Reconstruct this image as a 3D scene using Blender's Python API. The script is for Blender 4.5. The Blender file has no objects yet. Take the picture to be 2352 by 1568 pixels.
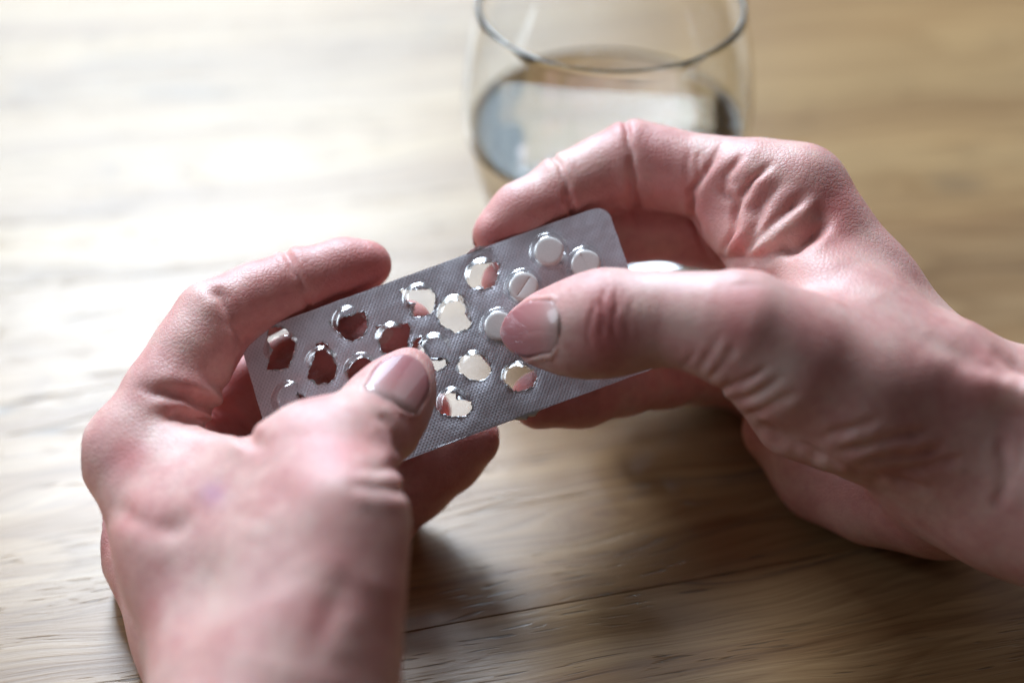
import bpy, bmesh, math, random
import numpy as np
from mathutils import Vector, Matrix, noise
from mathutils.bvhtree import BVHTree
from mathutils.geometry import delaunay_2d_cdt

random.seed(7)
sc = bpy.context.scene
COL = sc.collection

# ------------------------------------------------------------------ camera
PITCH = math.radians(40.0)
CAM_H = 0.312                      # lens height above the table top (m)
FOCAL = 60.0
cam_d = bpy.data.cameras.new("camera")
cam_d.lens = FOCAL
cam_d.sensor_width = 36.0
cam_d.clip_start = 0.01
cam_d.clip_end = 20.0
cam_d.dof.use_dof = True
cam_d.dof.focus_distance = 0.397
cam_d.dof.aperture_fstop = 3.5
cam_d.dof.aperture_blades = 9
cam = bpy.data.objects.new("camera", cam_d)
COL.objects.link(cam)
cam.location = (0, 0, CAM_H)
cam.rotation_euler = (math.radians(90) - PITCH, 0, 0)
sc.camera = cam

# ------------------------------------------------------------------ world, lamps, exposure
w = bpy.data.worlds.new("World")
sc.world = w
w.use_nodes = True
bg = w.node_tree.nodes["Background"]
bg.inputs[0].default_value = (0.97, 0.90, 0.89, 1)
bg.inputs[1].default_value = 0.065


def area(name, loc, target, sx, sy, power, color):
    d = bpy.data.lights.new(name, 'AREA')
    d.shape = 'RECTANGLE'
    d.size, d.size_y = sx, sy
    d.energy = power
    d.color = color
    o = bpy.data.objects.new(name, d)
    COL.objects.link(o)
    o.location = loc
    o.rotation_euler = (Vector(target) - Vector(loc)).to_track_quat('-Z', 'Y').to_euler()
    return o


area("window_light", (-0.26, 1.12, 0.82), (0.0, 0.31, 0.03), 0.42, 0.42, 21.5, (0.75, 0.87, 1.0))
area("far_window_light", (-0.40, 1.74, 0.68), (0.0, 0.42, 0.03), 1.10, 0.68, 21, (0.60, 0.81, 1.0))
area("left_fill_light", (-1.10, 0.50, 0.62), (0.0, 0.31, 0.03), 0.75, 0.65, 9, (0.75, 0.88, 1.0))  # weak fill added from the left to lift left hand and thumb wrinkles
area("side_window_light", (1.10, 1.45, 0.70), (0.0, 0.40, 0.03), 0.9, 0.8, 3.5, (0.86, 0.93, 1.0))

sc.view_settings.view_transform = 'Standard'
sc.view_settings.look = 'None'
sc.view_settings.exposure = 0.02
sc.view_settings.gamma = 1.0
sc.cycles.use_denoising = True
sc.cycles.max_bounces = 14
sc.cycles.transmission_bounces = 12
sc.cycles.transparent_max_bounces = 16
sc.cycles.caustics_refractive = True
sc.cycles.caustics_reflective = False
sc.cycles.blur_glossy = 0.6
sc.cycles.sample_clamp_indirect = 12.0

# ------------------------------------------------------------------ frame helpers
# measured picture coordinates (2352 x 1568) + distance along the view axis (mm) -> place in the world
PXF = FOCAL / 36.0 * 2352.0
CX, CY = 1176.0, 784.0
cp, sp = math.cos(PITCH), math.sin(PITCH)
R3 = np.array([[1, 0, 0], [0, sp, cp], [0, cp, -sp]])     # cam axes (right, up, forward) as columns
R3 = np.array([[1.0, 0.0, 0.0], [0.0, sp, cp], [0.0, cp, -sp]])


def C(px, py, D):
    """camera-axis millimetres of a measured point"""
    return np.array([(px - CX) / PXF * D, (CY - py) / PXF * D, D], dtype=float)


def c2w(P):
    P = np.asarray(P, dtype=float)
    return (P @ R3.T) / 1000.0 + np.array([0, 0, CAM_H])


def on_table(px, py, z=0.0):
    v = np.array([(px - CX) / PXF, (CY - py) / PXF, 1.0]) @ R3.T
    t = (z - CAM_H) / v[2]
    return np.array([0, 0, CAM_H]) + v * t


def mesh_obj(name, verts, faces, mat=None, parent=None, smooth=True, origin=None):
    me = bpy.data.meshes.new(name)
    verts = np.asarray(verts, dtype=float)
    if origin is not None:
        verts = verts - np.asarray(origin)
    me.from_pydata([tuple(v) for v in verts], [], [tuple(int(i) for i in f) for f in faces])
    me.validate()
    o = bpy.data.objects.new(name, me)
    COL.objects.link(o)
    if mat:
        me.materials.append(mat)
    if smooth:
        me.polygons.foreach_set("use_smooth", [True] * len(me.polygons))
    if origin is not None:
        o.location = origin
    if parent:
        o.parent = parent
    return o


def empty(name, loc=(0, 0, 0)):
    o = bpy.data.objects.new(name, None)
    COL.objects.link(o)
    o.location = loc
    o.empty_display_size = 0.01
    return o


def tag(o, label, cat, group=None):
    o["label"] = label
    o["category"] = cat
    if group:
        o["group"] = group


# ------------------------------------------------------------------ material helpers
def new_mat(name):
    m = bpy.data.materials.new(name)
    m.use_nodes = True
    nt = m.node_tree
    return m, nt, nt.nodes["Principled BSDF"]


def N(nt, typ, **kw):
    n = nt.nodes.new(typ)
    for k, v in kw.items():
        if k.startswith("i_"):
            n.inputs[k[2:].replace("_", " ")].default_value = v
        else:
            setattr(n, k, v)
    return n


def ramp(nt, fac, stops, interp='LINEAR'):
    r = nt.nodes.new("ShaderNodeValToRGB")
    r.color_ramp.interpolation = interp
    els = r.color_ramp.elements
    while len(els) > 1:
        els.remove(els[-1])
    els[0].position, els[0].color = stops[0][0], tuple(stops[0][1]) + (1,)
    for p, c in stops[1:]:
        e = els.new(p)
        e.color = tuple(c) + (1,)
    nt.links.new(fac, r.inputs[0])
    return r.outputs[0]


def mix(nt, fac, a, b, blend='MIX'):
    m = nt.nodes.new("ShaderNodeMix")
    m.data_type = 'RGBA'
    m.blend_type = blend
    for sock, v in ((0, fac), (6, a), (7, b)):
        if hasattr(v, "is_linked"):
            nt.links.new(v, m.inputs[sock])
        elif sock == 0:
            m.inputs[0].default_value = v
        else:
            m.inputs[sock].default_value = tuple(v) + (1,)
    return m.outputs[2]


def math_n(nt, op, a, b=None, clamp=False):
    m = nt.nodes.new("ShaderNodeMath")
    m.operation = op
    m.use_clamp = clamp
    for i, v in enumerate((a, b)):
        if v is None:
            continue
        if hasattr(v, "is_linked"):
            nt.links.new(v, m.inputs[i])
        else:
            m.inputs[i].default_value = v
    return m.outputs[0]


# ------------------------------------------------------------------ table
def wood_material(name, seed, tone, knots=()):
    m, nt, b = new_mat(name)
    L = nt.links.new
    tc = N(nt, "ShaderNodeTexCoord")
    mp = N(nt, "ShaderNodeMapping")
    mp.inputs["Location"].default_value = (seed * 0.37, seed * 0.11, seed * 0.2)
    L(tc.outputs["Object"], mp.inputs[0])
    co = mp.outputs[0]

    def stretched(sx, sy):
        q = N(nt, "ShaderNodeMapping")
        q.inputs["Scale"].default_value = (sx, sy, 1)
        L(co, q.inputs[0])
        return q.outputs[0]

    # slow wandering of the growth lines
    warp = N(nt, "ShaderNodeTexNoise", i_Scale=1.0, i_Detail=3.0)
    L(stretched(5, 14), warp.inputs["Vector"])
    wv = N(nt, "ShaderNodeVectorMath", operation='MULTIPLY_ADD')
    L(warp.outputs["Color"], wv.inputs[0])
    wv.inputs[1].default_value = (0.0, 0.045, 0.0)
    L(co, wv.inputs[2])

    wout = wv.outputs[0]
    for kx, ky, sx_, sy_, amp in knots:
        sp_ = N(nt, "ShaderNodeSeparateXYZ")
        L(tc.outputs["Object"], sp_.inputs[0])
        dx = math_n(nt, 'DIVIDE', math_n(nt, 'SUBTRACT', sp_.outputs[0], kx), sx_)
        dy = math_n(nt, 'DIVIDE', math_n(nt, 'SUBTRACT', sp_.outputs[1], ky), sy_)
        r2 = math_n(nt, 'ADD', math_n(nt, 'MULTIPLY', dx, dx), math_n(nt, 'MULTIPLY', math_n(nt, 'MULTIPLY', dy, dy), 0.12))
        g_ = math_n(nt, 'MULTIPLY', math_n(nt, 'EXPONENT', math_n(nt, 'MULTIPLY', r2, -1.0)), math_n(nt, 'MULTIPLY', math_n(nt, 'TANH', dy), -amp))
        cb = N(nt, "ShaderNodeCombineXYZ")
        L(g_, cb.inputs[1])
        ad = N(nt, "ShaderNodeVectorMath", operation='ADD')
        L(wout, ad.inputs[0])
        L(cb.outputs[0], ad.inputs[1])
        wout = ad.outputs[0]

    def sw(sx, sy):
        q = N(nt, "ShaderNodeMapping")
        q.inputs["Scale"].default_value = (sx, sy, 1)
        L(wout, q.inputs[0])
        return q.outputs[0]

    rings = N(nt, "ShaderNodeTexNoise", i_Scale=1.0, i_Detail=5.0, i_Roughness=0.6)
    L(sw(2.2, 75), rings.inputs["Vector"])
    broad = N(nt, "ShaderNodeTexNoise", i_Scale=1.0, i_Detail=2.0)
    L(sw(3, 18), broad.inputs["Vector"])
    fine = N(nt, "ShaderNodeTexNoise", i_Scale=1.0, i_Detail=4.0, i_Roughness=0.7)
    L(sw(22, 900), fine.inputs["Vector"])
    pores = N(nt, "ShaderNodeTexNoise", i_Scale=1.0, i_Detail=1.0)
    L(sw(85, 1150), pores.inputs["Vector"])
    poremask = N(nt, "ShaderNodeTexNoise", i_Scale=1.0, i_Detail=2.0)
    L(sw(9, 110), poremask.inputs["Vector"])
    c1 = ramp(nt, rings.outputs["Fac"], [(0.28, tone[0]), (0.45, tone[1]), (0.60, tone[2]), (0.74, tone[1])])
    c2 = ramp(nt, broad.outputs["Fac"], [(0.3, (0.80, 0.78, 0.76)), (0.65, (1.08, 1.06, 1.02))])
    c = mix(nt, 1.0, c1, c2, 'MULTIPLY')
    c3 = ramp(nt, fine.outputs["Fac"], [(0.32, (0.68, 0.63, 0.58)), (0.58, (1.06, 1.06, 1.06))])
    c = mix(nt, 0.85, c, c3, 'MULTIPLY')
    con = N(nt, "ShaderNodeTexNoise", i_Scale=1.0, i_Detail=1.5, i_Roughness=0.4)
    L(sw(2.0, 15), con.inputs["Vector"])
    fr_ = math_n(nt, 'FRACT', math_n(nt, 'MULTIPLY', con.outputs["Fac"], 26.0))
    c4 = ramp(nt, fr_, [(0.0, (1.03, 1.02, 1.0)), (0.70, (0.97, 0.95, 0.93)), (0.90, (0.78, 0.72, 0.66)), (1.0, (1.0, 0.99, 0.97))])
    c = mix(nt, 0.75, c, c4, 'MULTIPLY')
    pf = ramp(nt, pores.outputs["Fac"], [(0.62, (0, 0, 0)), (0.70, (1, 1, 1))])
    pm = ramp(nt, poremask.outputs["Fac"], [(0.47, (0, 0, 0)), (0.60, (1, 1, 1))])
    pfac = math_n(nt, 'MULTIPLY', pf, pm)
    pfac = math_n(nt, 'MULTIPLY', pfac, 0.75)
    c = mix(nt, pfac, c, (0.10, 0.065, 0.04))
    # a few long drying checks
    chk = N(nt, "ShaderNodeTexNoise", i_Scale=1.0, i_Detail=3.0, i_Roughness=0.55)
    L(sw(3.0, 42), chk.inputs["Vector"])
    d = math_n(nt, 'ABSOLUTE', math_n(nt, 'SUBTRACT', chk.outputs["Fac"], 0.5))
    line = ramp(nt, d, [(0.0, (1, 1, 1)), (0.014, (0, 0, 0))])
    msk = N(nt, "ShaderNodeTexNoise", i_Scale=1.0, i_Detail=2.0)
    L(sw(7, 20), msk.inputs["Vector"])
    lm = ramp(nt, msk.outputs["Fac"], [(0.47, (0, 0, 0)), (0.60, (1, 1, 1))])
    lf = math_n(nt, 'MULTIPLY', math_n(nt, 'MULTIPLY', line, lm), 0.7)
    c = mix(nt, lf, c, (0.12, 0.08, 0.05))
    L(c, b.inputs["Base Color"])
    rr = ramp(nt, rings.outputs["Fac"], [(0.3, (0.36,) * 3), (0.7, (0.29,) * 3)])
    L(rr, b.inputs["Roughness"])
    b.inputs["Specular IOR Level"].default_value = 0.36
    hgt = math_n(nt, 'SUBTRACT', math_n(nt, 'MULTIPLY', fine.outputs["Fac"], 0.35), math_n(nt, 'ADD', pfac, lf))
    hgt = math_n(nt, 'ADD', hgt, math_n(nt, 'MULTIPLY', rings.outputs["Fac"], 0.5))
    bp = N(nt, "ShaderNodeBump", i_Strength=0.35, i_Distance=0.0006)
    L(hgt, bp.inputs["Height"])
    L(bp.outputs[0], b.inputs["Normal"])
    return m


table = empty("table", (0, 0.35, 0))
tag(table, "light oak wooden table top of wide boards under the hands and the glass", "table")


def seam_line(a, b):
    """seam through two measured points: returns y = k x + c on the table"""
    p, q = on_table(*a), on_table(*b)
    k = (q[1] - p[1]) / (q[0] - p[0])
    return k, p[1] - k * p[0]


s1 = seam_line((930, 1452), (1900, 1270))
s2 = seam_line((0, 662), (2352, 470))
TH = math.atan(0.5 * (s1[0] + s2[0]))
tones = [((0.180, 0.088, 0.036), (0.295, 0.175, 0.082), (0.365, 0.235, 0.120)),
         ((0.175, 0.087, 0.036), (0.290, 0.174, 0.082), (0.36, 0.233, 0.121)),
         ((0.190, 0.098, 0.040), (0.315, 0.195, 0.092), (0.385, 0.255, 0.127))]


def plank(lo, hi, mat, g0=0.0003, g1=0.0003, x0=-0.75, x1=0.75):
    """a board between two seam lines (k, c), with rounded top arrises"""
    n = 160
    prof = [(0.0, -0.028), (0.0, -0.0003), (0.00007, -0.0001), (0.0002, 0.0)]
    rows = []
    for i in range(n + 1):
        x = x0 + (x1 - x0) * i / n
        yl = lo[0] * x + lo[1] + g0 + 0.0011 * noise.noise((x * 14, lo[1] * 31, 0.5))
        yh = hi[0] * x + hi[1] - g1 + 0.0011 * noise.noise((x * 14, hi[1] * 31, 0.5))
        row = [(x, yl + d, z) for d, z in prof]
        for k in range(1, 8):
            row.append((x, yl + (yh - yl) * k / 8, 0.0))
        row += [(x, yh - d, z) for d, z in reversed(prof)]
        rows.append(row)
    vs = np.array([p for r in rows for p in r])
    m = len(rows[0])
    fs = []
    for i in range(n):
        for k in range(m - 1):
            a = i * m + k
            fs.append((a, a + m, a + m + 1, a + 1))
        fs.append((i * m + m - 1, (i + 1) * m + m - 1, (i + 1) * m, i * m))
    fs.append(tuple(range(m)))
    fs.append(tuple(reversed(range(n * m, n * m + m))))
    cy = 0.5 * (lo[1] + hi[1])
    o = mesh_obj("tabletop_plank", vs, fs, mat, smooth=False)
    # turn the board's own axes along its grain, so the grain follows the board
    M = Matrix.Translation((0, cy, 0)) @ Matrix.Rotation(math.atan(0.5 * (lo[0] + hi[0])), 4, 'Z')
    o.data.transform(M.inverted())
    o.parent = table
    o.matrix_parent_inverse = Matrix.Identity(4)
    o.matrix_basis = Matrix.Translation(-table.location) @ M
    return o


s0 = (s1[0], s1[1] - 0.19)
sm = (s2[0], s2[1] + 0.26)
sn = (s2[0], s2[1] + 0.46)
def board_xy(lo, hi, px, py):
    p = on_table(px, py)
    a = math.atan(0.5 * (lo[0] + hi[0]))
    x, y = p[0], p[1] - 0.5 * (lo[1] + hi[1])
    return x * math.cos(a) + y * math.sin(a), -x * math.sin(a) + y * math.cos(a)


k1_, k2_ = board_xy(s1, s2, 1262, 1205), board_xy(s1, s2, 560, 372 + 300)
k3_ = board_xy(s2, sm, 540, 365)
k4_ = board_xy(s2, sm, 2120, 430)
wm = [wood_material("oak_board_warm", 1.3, tones[0], [(-0.02, 0.035, 0.05, 0.008, 0.007)]),
      wood_material("oak_board_pale", 4.3, tones[1], [(k1_[0] + 0.012, k1_[1], 0.022, 0.004, 0.0065)]),
      wood_material("oak_board_grey", 7.3, tones[2], [(k3_[0], k3_[1], 0.05, 0.008, 0.010), (k4_[0], k4_[1], 0.05, 0.006, 0.008)])]
plank(s0, s1, wm[0], 0.0003, 0.00006)
plank(s1, s2, wm[1], 0.00006, 0.00004)
plank(s2, sm, wm[2], 0.00004, 0.0001)
plank(sm, sn, wm[0])

# ------------------------------------------------------------------ glass and water
def lathe(name, prof, mat, center, seg=96, parent=None):
    vs, fs = [], []
    ring = []
    for r, z in prof:
        if r < 1e-6:
            ring.append([len(vs)])
            vs.append((0, 0, z))
        else:
            ring.append(list(range(len(vs), len(vs) + seg)))
            for k in range(seg):
                a = 2 * math.pi * k / seg
                vs.append((r * math.cos(a), r * math.sin(a), z))
    for A, B in zip(ring[:-1], ring[1:]):
        for k in range(seg):
            k2 = (k + 1) % seg
            if len(A) == 1:
                fs.append((A[0], B[k2], B[k]))
            elif len(B) == 1:
                fs.append((A[k], A[k2], B[0]))
            else:
                fs.append((A[k], A[k2], B[k2], B[k]))
    me = bpy.data.meshes.new(name)
    me.from_pydata([tuple(c / 1000 for c in v) for v in vs], [], fs)
    bm = bmesh.new()
    bm.from_mesh(me)
    bmesh.ops.recalc_face_normals(bm, faces=bm.faces)
    bm.to_mesh(me)
    bm.free()
    me.polygons.foreach_set("use_smooth", [True] * len(me.polygons))
    me.materials.append(mat)
    o = bpy.data.objects.new(name, me)
    COL.objects.link(o)
    o.location = center
    if parent:
        o.parent = parent
    return o


def spline(pts, n):
    """Catmull-Rom through (r, z) pairs"""
    P = [np.array(p, float) for p in pts]
    P = [2 * P[0] - P[1]] + P + [2 * P[-1] - P[-2]]
    out = []
    for i in range(1, len(P) - 2):
        for k in range(n):
            t = k / n
            a, b, c, d = P[i - 1], P[i], P[i + 1], P[i + 2]
            out.append(0.5 * (2 * b + (c - a) * t + (2 * a - 5 * b + 4 * c - d) * t * t + (3 * b - a - 3 * c + d) * t ** 3))
    out.append(P[-2])
    return [tuple(p) for p in out]


def glass_mat(name, ior, col=(1, 1, 1)):
    m, nt, b = new_mat(name)
    b.inputs["Base Color"].default_value = col + (1,)
    b.inputs["Roughness"].default_value = 0.0
    b.inputs["Transmission Weight"].default_value = 1.0
    b.inputs["IOR"].default_value = ior
    return m


gc = on_table(1380, 577)
gc[2] = 0.0006
outer = spline([(24, 0.6), (29, 7), (33.6, 17), (38.2, 31), (40.9, 49), (39.8, 66), (36.7, 83.2)], 8)
inner = spline([(35.5, 83.2), (38.6, 66), (39.6, 49), (36.8, 31), (31.8, 17), (24, 8.6), (12, 7.2)], 8)
prof = [(0, 1.2), (16, 1.0), (21, 0.0), (23.5, 0.0)] + outer + [(36.55, 83.75), (36.35, 84.05), (36.1, 84.15), (35.85, 84.1), (35.6, 83.8)] + inner + [(0, 7.0)]
glass = lathe("drinking_glass", prof, glass_mat("clear_glass", 1.48, (0.985, 0.995, 0.99)), gc)
tag(glass, "round clear stemless drinking glass half full of water behind the right hand", "glass")
WL = 45.0
wi = [(r + 0.12, z) for r, z in inner if z < WL]
wr = np.interp(WL, [p[1] for p in reversed(inner)], [p[0] for p in reversed(inner)]) + 0.12
wprof = [(0, WL), (wr - 2.5, WL), (wr - 0.9, WL + 0.25), (wr, WL + 1.0)] + wi + [(0, 6.9)]
water = lathe("drinking_water", wprof, glass_mat("water", 1.333), gc)
tag(water, "still clear water filling the lower half of the drinking glass", "water")

# ------------------------------------------------------------------ the blister pack frame (mm in camera axes)
PC = C(1034, 806, 403)
e1 = np.array([86.4, 31.8, 7.0])
e1 /= np.linalg.norm(e1)
e2 = np.array([9.5, -38.5, -8.0])
e2 -= 0.6 * e1 * e1.dot(e2)                              # the card is a touch out of square
e2 /= np.linalg.norm(e2)
e3 = np.cross(e1, e2)
e3 /= np.linalg.norm(e3)
if e3[2] > 0:
    e3 = -e3                                            # towards the viewer
PL, PW = 93.5, 41.5


def bend(u, v):
    """gentle warp of the held card (mm along its normal)"""
    return 1.1 * (1 - (u / 47.0) ** 2) - 0.5 + 0.25 * math.sin(u * 0.11 + v * 0.07)


def pk(u, v, h=0.0):
    return PC + e1 * u + e2 * v + e3 * (h + bend(u, v))


def pk_inv(px, py, h=0.0):
    """card coordinates of a measured point lying h above the card"""
    d = np.array([(px - CX) / PXF, (CY - py) / PXF, 1.0])
    u = v = 0.0
    for _ in range(4):
        o = PC + e3 * (h + bend(u, v))
        t = o.dot(e3) / d.dot(e3)
        q = d * t - o
        g = e1.dot(e2)
        a_, b_ = q.dot(e1), q.dot(e2)
        u, v = (a_ - g * b_) / (1 - g * g), (b_ - g * a_) / (1 - g * g)
    return u, v


def pack_depth(px, py):
    u, v = pk_inv(px, py)
    return pk(u, v)[2]


def k1(x, y):
    """points measured on the enlarged picture of the card"""
    return ((560 + x * 1100 / 2350) * 0.91875, (460 + y * 1100 / 2350) * 0.91875)


# pockets: measured centre -> state and torn outline
LAT_A = [(1735, 370), (1380, 490), (1045, 620), (670, 745), (300, 880)]
POCK = {
    'A0': ((1735, 370), None), 'B0': ((1930, 440), None), 'B1': ((1600, 560), None), 'C0': ((1470, 768), None),
    'D0': ((2040, 715), None), 'C9': ((1835, 640), None), 'D1': ((1705, 855), None), 'E0': ((1935, 910), None),
    'A1': ((1380, 490), [(1285, 480), (1300, 450), (1340, 425), (1400, 418), (1455, 412), (1472, 440), (1465, 500), (1440, 545), (1395, 560), (1345, 560), (1310, 540), (1290, 515)]),
    'A2': ((1045, 620), [(940, 560), (1000, 562), (1060, 556), (1105, 556), (1128, 590), (1130, 640), (1110, 690), (1060, 708), (1010, 710), (990, 690), (985, 640), (962, 600)]),
    'B2': ((1230, 690), [(1135, 690), (1150, 640), (1185, 605), (1230, 585), (1270, 590), (1290, 640), (1305, 690), (1328, 740), (1300, 780), (1240, 795), (1185, 770), (1150, 740)]),
    'A3': ((670, 745), [(560, 735), (605, 720), (650, 705), (700, 690), (745, 675), (765, 710), (765, 770), (740, 815), (690, 838), (640, 825), (610, 790), (580, 765)]),
    'B3': ((900, 830), [(808, 760), (850, 752), (900, 745), (945, 742), (985, 740), (998, 775), (985, 840), (990, 880), (940, 905), (885, 928), (845, 905), (825, 850), (825, 790)]),
    'A4': ((310, 880), [(236, 765), (300, 758), (345, 785), (383, 850), (368, 920), (345, 980), (300, 992), (225, 990), (240, 940), (232, 870)]),
    'B4': ((525, 960), [(490, 850), (525, 842), (560, 860), (580, 920), (604, 970), (595, 1030), (560, 1065), (500, 1070), (445, 1035), (455, 980), (480, 920)]),
    'C3': ((735, 1000), [(650, 1000), (670, 960), (705, 935), (740, 922), (780, 935), (800, 970), (830, 1010), (790, 1040), (740, 1060), (690, 1085), (665, 1045)]),
    'D4': ((350, 1150), [(385, 1122), (400, 1116), (425, 1125), (448, 1140), (440, 1152), (410, 1158), (398, 1142)]),
    'C2': ((1130, 890), [(1000, 845), (1030, 822), (1058, 812), (1075, 850), (1072, 895), (1110, 935), (1150, 938), (1185, 925), (1198, 945), (1180, 975), (1140, 1000), (1095, 975), (1060, 935), (1030, 905), (1005, 880)]),
    'D2': ((1335, 985), [(1245, 965), (1262, 925), (1300, 902), (1345, 900), (1395, 915), (1420, 960), (1428, 1005), (1400, 1040), (1355, 1050), (1300, 1035), (1255, 1005)]),
    'D3': ((955, 1110), [(900, 1090), (940, 1050), (990, 1060), (1010, 1110), (980, 1160), (920, 1150)]),
    'E1': ((1575, 1040), [(1482, 1020), (1505, 975), (1550, 958), (1610, 960), (1655, 985), (1672, 1030), (1655, 1075), (1610, 1100), (1545, 1108), (1505, 1080)]),
    'E2': ((1232, 1178), [(1122, 1165), (1150, 1115), (1200, 1105), (1240, 1108), (1290, 1150), (1322, 1160), (1328, 1195), (1295, 1238), (1225, 1242), (1160, 1228), (1130, 1200)]),
    'E3': ((850, 1310), [(790, 1290), (850, 1250), (910, 1290), (900, 1350), (830, 1360)]),
    'F4': ((435, 1395), [(390, 1370), (440, 1340), (490, 1380), (470, 1430), (410, 1440)]),
    'G4': ((640, 1225), [(610, 1215), (640, 1200), (665, 1220), (650, 1245), (620, 1245)]),
}


def rough_poly(pts, step=0.45, amp=0.14, rnd=random):
    """card-space outline with torn, jagged edges"""
    out = []
    n = len(pts)
    for i in range(n):
        a, b = np.array(pts[i]), np.array(pts[(i + 1) % n])
        L = np.linalg.norm(b - a)
        m = max(1, int(L / step))
        nrm = np.array([-(b - a)[1], (b - a)[0]]) / max(L, 1e-6)
        for k in range(m):
            j = 0.0 if k == 0 else rnd.uniform(-amp, amp)
            out.append(tuple(a + (b - a) * k / m + nrm * j))
    return out


def inside(p, poly):
    x, y = p
    c = False
    j = len(poly) - 1
    for i in range(len(poly)):
        xi, yi = poly[i]
        xj, yj = poly[j]
        if (yi > y) != (yj > y) and x < (xj - xi) * (y - yi) / (yj - yi) + xi:
            c = not c
        j = i
    return c


def round_rect(hl, hw, r, seg=7):
    out = []
    for cx, cy, a0 in ((hl - r, hw - r, 0), (-hl + r, hw - r, 90), (-hl + r, -hw + r, 180), (hl - r, -hw + r, 270)):
        for k in range(seg + 1):
            a = math.radians(a0 + 90 * k / seg)
            out.append((cx + r * math.cos(a), cy + r * math.sin(a)))
    return out


def cdt(outline, holes, pts):
    V = []
    E = []
    for poly in [outline] + holes:
        s = len(V)
        V += [Vector(p) for p in poly]
        E += [(s + i, s + (i + 1) % len(poly)) for i in range(len(poly))]
    V += [Vector(p) for p in pts]
    r = delaunay_2d_cdt(V, E, [], 0, 1e-5)
    vs = [tuple(v) for v in r[0]]
    fs = []
    for f in r[2]:
        c = (sum(vs[i][0] for i in f) / len(f), sum(vs[i][1] for i in f) / len(f))
        if not inside(c, outline):
            continue
        if any(inside(c, h) for h in holes):
            continue
        fs.append(tuple(f))
    return vs, fs


pocket = {}
for key, (c, hole) in POCK.items():
    u, v = pk_inv(*k1(*c), h=0.0)
    hp = None
    if hole:
        hp = rough_poly([pk_inv(*k1(*q)) for q in hole])
    pocket[key] = (u, v, hp)

pack_o = c2w(PC)
pack = empty("blister_pack", pack_o)
tag(pack, "mostly emptied foil blister pack of white tablets held between both hands", "blister pack")

# foil
m_foil, nt, b = new_mat("embossed_foil")
tc = N(nt, "ShaderNodeTexCoord")
at = N(nt, "ShaderNodeAttribute", attribute_name="card")
waves = []
for ang in (math.radians(33), math.radians(-38)):
    mp = N(nt, "ShaderNodeMapping")
    mp.inputs["Rotation"].default_value = (0, 0, ang)
    nt.links.new(at.outputs["Vector"], mp.inputs[0])
    wv = N(nt, "ShaderNodeTexWave", i_Scale=0.43, i_Distortion=0.15, i_Detail=0.0)
    nt.links.new(mp.outputs[0], wv.inputs[0])
    waves.append(wv.outputs["Fac"])
hh = math_n(nt, 'MAXIMUM', waves[0], waves[1])
bp = N(nt, "ShaderNodeBump", i_Strength=0.4, i_Distance=0.0002)
nt.links.new(hh, bp.inputs["Height"])
nz = N(nt, "ShaderNodeTexNoise", i_Scale=0.12, i_Detail=3.0)
nt.links.new(at.outputs["Vector"], nz.inputs["Vector"])
bp2 = N(nt, "ShaderNodeBump", i_Strength=0.6, i_Distance=0.0012)
nt.links.new(nz.outputs["Fac"], bp2.inputs["Height"])
nt.links.new(bp.outputs[0], bp2.inputs["Normal"])
nt.links.new(bp2.outputs[0], b.inputs["Normal"])
cc = ramp(nt, hh, [(0.30, (0.72, 0.70, 0.77)), (0.95, (0.86, 0.84, 0.91))])
nt.links.new(cc, b.inputs["Base Color"])
b.inputs["Metallic"].default_value = 0.35
b.inputs["Roughness"].default_value = 0.40

m_tear, nt, b = new_mat("torn_foil")
b.inputs["Base Color"].default_value = (0.62, 0.62, 0.64, 1)
b.inputs["Metallic"].default_value = 0.7
b.inputs["Roughness"].default_value = 0.33

# clear plastic
m_pl, nt, b = new_mat("clear_plastic_film")
nt.nodes.remove(b)
out = nt.nodes["Material Output"]
tr = N(nt, "ShaderNodeBsdfTransparent")
tr.inputs[0].default_value = (0.95, 0.95, 0.955, 1)
gl = N(nt, "ShaderNodeBsdfGlossy", i_Roughness=0.2)
fr = N(nt, "ShaderNodeFresnel", i_IOR=1.5)
ms = N(nt, "ShaderNodeMixShader")
f2 = math_n(nt, 'MULTIPLY', fr.outputs[0], 0.42, clamp=True)
nt.links.new(f2, ms.inputs[0])
nt.links.new(tr.outputs[0], ms.inputs[1])
nt.links.new(gl.outputs[0], ms.inputs[2])
nt.links.new(ms.outputs[0], out.inputs[0])

outline = round_rect(PL / 2, PW / 2, 3.6)


def card_mesh(name, vs2, fs, hfun, mat, flip=False):
    P = np.array([c2w(pk(u, v, hfun(u, v))) for u, v in vs2])
    if flip:
        fs = [tuple(reversed(f)) for f in fs]
    o = mesh_obj(name, P - pack_o, fs, mat, pack)
    a = o.data.attributes.new("card", 'FLOAT_VECTOR', 'POINT')
    a.data.foreach_set("vector", np.array([(u, v, 0) for u, v in vs2], dtype=np.float32).ravel())
    return o


grid = []
u = -PL / 2 + 1
while u < PL / 2 - 0.6:
    v = -PW / 2 + 1
    while v < PW / 2 - 0.6:
        grid.append((u + random.uniform(-.3, .3), v + random.uniform(-.3, .3)))
        v += 1.9
    u += 1.9
holes = [p[2] for p in pocket.values() if p[2]]
fol_out = rough_poly(outline, 1.2, 0.05)
vs2, fs2 = cdt(fol_out, holes, [g for g in grid if not any(inside(g, h) for h in holes)])


def foil_h(u, v):
    h = -0.1
    for key, (cu, cv, hp) in pocket.items():
        if hp:
            d = math.hypot(u - cu, v - cv)
            h -= 0.55 * math.exp(-((d - 3.4) / 1.5) ** 2) * (0.6 + 0.8 * noise.noise((u * .5, v * .5, 3)))
    return h + 0.12 * noise.noise((u * .25, v * .25, 1.0))


foil = card_mesh("foil_backing", vs2, fs2, foil_h, m_foil)


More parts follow.
